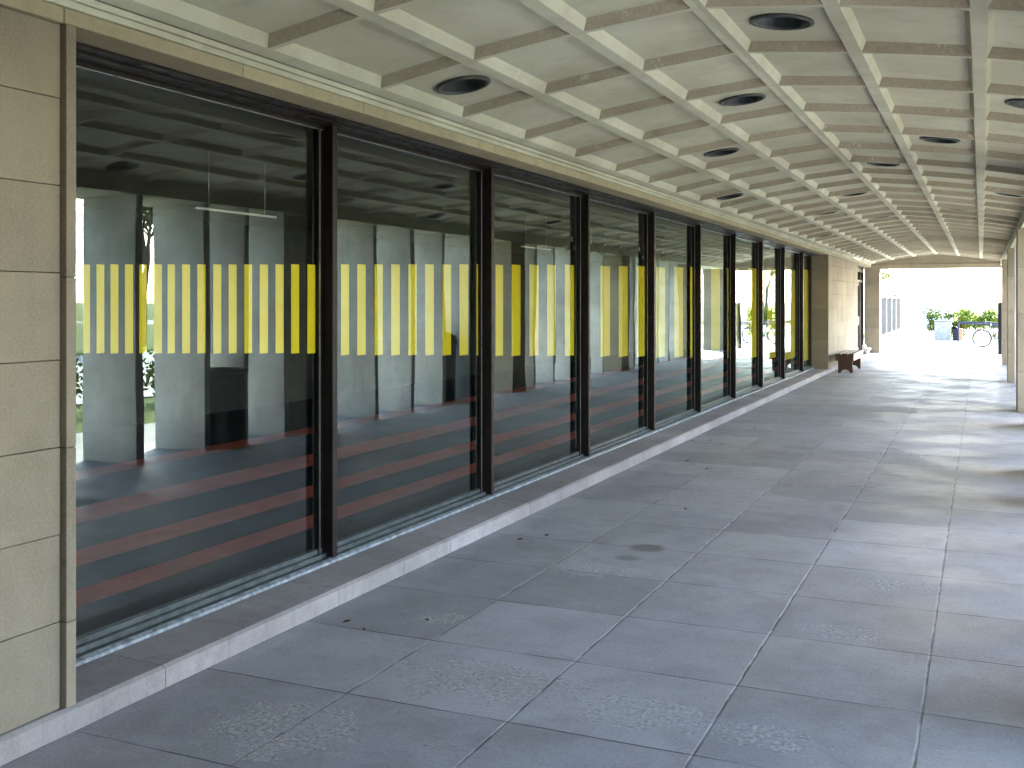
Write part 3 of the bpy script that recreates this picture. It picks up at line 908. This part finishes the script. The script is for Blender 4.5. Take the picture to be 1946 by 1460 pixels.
def tree_meshes(seed, nleaf, size, R0=2.6, H=3.2, trunk=3.0):
    """returns trunk and crown MB, tree base at the origin"""
    rnd = random.Random(seed)
    tm = MB(); pts = []
    def branch(p, d, L, r, lvl):
        q = p
        n = 3
        for k in range(n):
            d2 = (d + Vector((rnd.uniform(-.18, .18), rnd.uniform(-.18, .18), rnd.uniform(-.05, .15)))).normalized()
            e = q + d2 * L / n
            tm.tube(q, e, r * (1 - .2 * k), r * (1 - .2 * (k + 1)), n=7, cap=False)
            q = e; d = d2
        if lvl == 0:
            pts.append(q); return
        for k in range(4 if lvl > 1 else 3):
            a = rnd.uniform(0, 6.28)
            nd = (d * 0.8 + Vector((math.cos(a), math.sin(a), rnd.uniform(-.1, .5))) * 0.9).normalized()
            branch(q, nd, L * rnd.uniform(.55, .8), r * .45, lvl - 1)
    branch(Vector((0, 0, -0.03)), Vector((0, 0, 1)), trunk, 0.17, 3)
    cl = []
    for p in pts:
        cl.append((p, rnd.uniform(.45, .95)))
    cm = MB(); P = []
    for i in range(nleaf):
        c, r = rnd.choice(cl)
        v = Vector((rnd.gauss(0, 1), rnd.gauss(0, 1), rnd.gauss(0, .75)))
        v = v.normalized() * r * (rnd.random() ** 0.5)
        P.append(c + v)
    leaves(cm, P, size, rnd)
    return tm, cm
tk, cr = tree_meshes(3, 5200, 0.20, trunk=2.6)
tr0 = empty('broadleaf_tree'); tk.build('trunk', m_bark, tr0); cr.build('crown', m_leaf, tr0)
tk, cr = tree_meshes(11, 1500, 0.20, trunk=2.9)
tr1 = empty('broadleaf_tree'); tk.build('trunk', m_bark, tr1); cr.build('crown', m_leaf, tr1)
plist = []
rt = random.Random(5)
plist += [(tr0, 19.0, 3.0, 1.2), (tr0, 24.0, 17.0, 1.3), (tr0, 21, 30.0, 1.2)]
plist += [(tr1, -5.2, 78.0, 0.60), (tr1, -9.0, 80.0, 0.95), (tr0, -26.0, 92.0, 1.5), (tr0, 9.0, 88.0, 1.5), (tr0, 18.0, 95.0, 1.7), (tr0, 28, 84, 1.5)]
used = set()
ti = 0
for (src, x, y, s) in plist:
    t = src if src.name not in used else copy_tree(src)
    used.add(src.name)
    t.location = (x, y, -0.03); t.scale = (s, s, s); t.rotation_euler = (0, 0, rt.uniform(0, 6.28))
    if y < 40: lab = 'leafy green tree on the lawn beside the open side of the arcade'; gr = 'trees on the lawn beside the arcade'
    elif ti == 0 or x < -7: lab = 'pale sunlit tree far beyond the exit opening'; gr = 'far trees beyond the exit'
    else: lab = 'pale sunlit tree far beyond the exit opening'; gr = 'far trees beyond the exit'
    ti += 1
    tag(t, lab, 'tree', gr)

def hedge(x0, x1, y0, y1, z1, n, seed, label, red=0.08):
    rnd = random.Random(seed)
    t = empty('hedge', ((x0 + x1) / 2, (y0 + y1) / 2, 0)); tag(t, label, 'hedge')
    cx, cy = (x0 + x1) / 2, (y0 + y1) / 2
    P = []; Q = []
    lumps = [(rnd.uniform(x0, x1), rnd.uniform(y0, y1), rnd.uniform(.35, z1 - .22), rnd.uniform(.25, .5)) for _ in range(int((x1 - x0) * (y1 - y0) * 2.2) + 8)]
    for i in range(n):
        c = rnd.choice(lumps)
        v = Vector((rnd.gauss(0, 1), rnd.gauss(0, 1), rnd.gauss(0, .8))).normalized() * c[3] * rnd.random() ** .4
        p = Vector((c[0] - cx, c[1] - cy, max(.02, c[2] + v.z))) + Vector((v.x, v.y, 0))
        (Q if rnd.random() < red else P).append(p)
    m = MB(); leaves(m, P, 0.10, rnd, 0); leaves(m, Q, 0.10, rnd, 1)
    m.build('foliage', [m_hedge, m_hedger], t)
    for i in range(14):
        m = MB()
        x, y = rnd.uniform(x0, x1) - cx, rnd.uniform(y0, y1) - cy
        m.tube((x, y, -.03), (x + rnd.uniform(-.25, .25), y + rnd.uniform(-.2, .2), rnd.uniform(.6, z1 + .1)), .022, .008, n=6)
        m.build('stem', m_bark, t)
hedge(-2.2, 3.2, 50.6, 53.2, 1.35, 9000, 4, 'low green hedge with some reddish shoots beyond the exit')
hedge(4.6, 5.9, 6.0, 30.0, 0.9, 9000, 9, 'long green hedge on the lawn outside the fins', 0.0)

# ------------------------------------------------------------------ things outside beyond the exit
fn = empty('metal_fence', (-3.95, 47.4, 0))
tag(fn, 'pale post fence with dark panels left of the exit path', 'fence')
ys_ = [0.0 + 3.0 * k for k in range(5)]
for y in ys_:
    MB().box(-0.035, 0.035, y - 0.04, y + 0.04, -0.03, 2.12).build('post', m_white, fn)
for a, b in zip(ys_, ys_[1:]):
    MB().box(-0.015, 0.015, a + .042, b - .042, 0.22, 1.84).build('panel', m_fencepanel, fn)
    MB().box(-0.015, 0.015, a + .042, b - .042, 1.92, 2.02).build('panel', m_fencepanel, fn)
for z in (0.19, 1.88):
    MB().box(0.036, 0.066, -0.04, ys_[-1] + .04, z - .03, z + .03).build('rail', m_white, fn)

lw = empty('low_wall', (-14, 71, 0))
tag(lw, 'long low white wall far beyond the exit opening', 'wall')
mb = MB(); mb.box(0, 12.4, 0, .3, -.03, 1.62); mb.build('wall_body', m_white, lw)
MB().box(-.05, 12.45, -.05, .35, 1.625, 1.70).build('coping', m_white, lw)
gb = empty('grey_bin', (-1.52, 48.9, 0))
tag(gb, 'square grey litter container with a lid rim beyond the exit', 'litter bin')
mb = MB(); mb.prism([(-.33, -.006), (.30, -.006), (.33, .80), (-.33, .80)], 'y', 0, .6)
mb.build('bin_body', m_greybin, gb, bevel=.01)
MB().box(-.35, .35, -.02, .62, .802, .85).build('lid', simple('bin_lid', (0.10, 0.11, 0.12), 0.5), gb, bevel=.008)
ob = empty('news_rack', (-0.98, 48.8, 0))
tag(ob, 'orange box with a dark slatted neighbour side, right of the grey container', 'news box')
MB().box(0.06, 0.24, 0, .35, -.006, .52).build('box_body', m_orange, ob, bevel=.008)
mb = MB(); mb.box(-.14, .055, .04, .35, -.006, .50)
for k in range(7): mb.box(-.13, .05, .0, .04, .06 + .065 * k, .09 + .065 * k)
m_ = mb.build('slatted_side', m_bluemetal, ob)
mb = MB(); mb.lathe([(.0975, 0), (.0975, .3), (.001, .3)], (-.0425, .04, .50), 20, 'y')
mb.build('rounded_top', m_bluemetal, ob)

rk = empty('bike_rack', (-0.78, 42.6, 0))
tag(rk, 'low metal tube bicycle rack in front of the hedge', 'bicycle rack')
for z, y in ((0.92, 0.0), (0.86, 0.22)):
    m = MB(); m.tube((0, y, z), (2.9, y, z - 0.12), 0.028); m.build('top_tube', m_bluemetal, rk)
for x in (0.0, 2.9):
    m = MB(); m.tube((x, 0, -.006), (x, 0, .92 - (.12 if x else 0)), 0.024); m.tube((x, 0, .86 - (.12 if x else 0)), (x, 0.22, .86 - (.12 if x else 0)), 0.02)
    m.build('leg', m_bluemetal, rk)

def bicycle(x, y, flip, fcol, label):
    t = empty('bicycle', (x, y, -0.006), 0.0)
    tag(t, label, 'bicycle', 'bicycles at the rack')
    r = 0.335; wb = 1.04
    for cx in (0.0, wb):
        w_ = MB(); w_.torus((cx, 0, r), r - .030, .030, 'y', 40, 8); w_ = w_.build('wheel', m_rubber, t)
        m = MB(); m.torus((cx, 0, r), r - .056, .012, 'y', 40, 6); m.build('rim', m_alu, w_)
        m = MB()
        for k in range(18):
            a = 2 * math.pi * k / 18
            m.tube((cx + .02 * math.cos(a + .6), .02 if k % 2 else -.02, r + .02 * math.sin(a + .6)), (cx + (r - .05) * math.cos(a), 0, r + (r - .05) * math.sin(a)), .003, n=4)
        m.build('spokes', m_alu, w_)
        m = MB(); m.lathe([(.001, -.05), (.022, -.045), (.022, .045), (.001, .05)], (cx, 0, r), 14, 'y'); m.build('hub', m_alu, w_)
    m = MB()
    bb = (0.44, 0, .29); st = (0.31, 0, .78); hd = (0.80, 0, .80); hb = (0.84, 0, .68)
    for p, q, rr in ((bb, st, .022), (st, hd, .022), (bb, hb, .024), (hd, hb, .024)): m.tube(p, q, rr)
    for s in (-.045, .045):
        m.tube((0, s, r), (bb[0], s * .6, bb[2]), .010); m.tube((0, s, r), (st[0], s * .4, st[2] - .04), .009)
        m.tube((hb[0] + .01, s, hb[2] - .04), (wb, s, r), .012)
    m.tube((hb[0] + .01, -.045, hb[2] - .04), (hb[0] + .01, .045, hb[2] - .04), .014)
    m.build('frame', fcol, t)
    m = MB(); m.tube(st, (0.29, 0, .90), .012)
    m.build('seat_post', m_alu, t)
    m = MB(); m.prism([(.13, .0), (.0, .07), (-.13, .075), (-.15, 0), (-.13, -.075), (0, -.07)], 'z', .90, .945)
    m.build('saddle', m_black, t, bevel=.01, loc=(.27, 0, 0))
    m = MB(); m.tube(hd, (0.77, 0, .95), .013); m.path([(.72, -.28, .98), (.78, -.15, .97), (.78, .15, .97), (.72, .28, .98)], .012)
    m.build('handlebar', m_black, t)
    m = MB(); m.torus((bb[0], -.05, bb[2]), .09, .006, 'y', 24, 6); m.tube((bb[0], -.06, bb[2]), (bb[0] + .12, -.06, bb[2] - .12), .009); m.tube((bb[0], .06, bb[2]), (bb[0] - .12, .06, bb[2] + .12), .009)
    m.tube((bb[0], -.06, bb[2]), (bb[0], .06, bb[2]), .014)
    m = m.build('crankset', m_alu, t)
    MB().box(bb[0] + .07, bb[0] + .17, -.12, -.062, bb[2] - .13, bb[2] - .11).build('pedal', m_black, m)
    MB().box(bb[0] - .17, bb[0] - .07, .062, .12, bb[2] + .11, bb[2] + .13).build('pedal', m_black, m)
    m = MB(); m.box(-.10, -.06, -.012, .012, .66, .73); m.build('reflector', m_orange, t)
    return t
bicycle(0.02, 42.15, False, m_bluemetal, 'dark blue bicycle parked at the rack, its rear wheel in view')
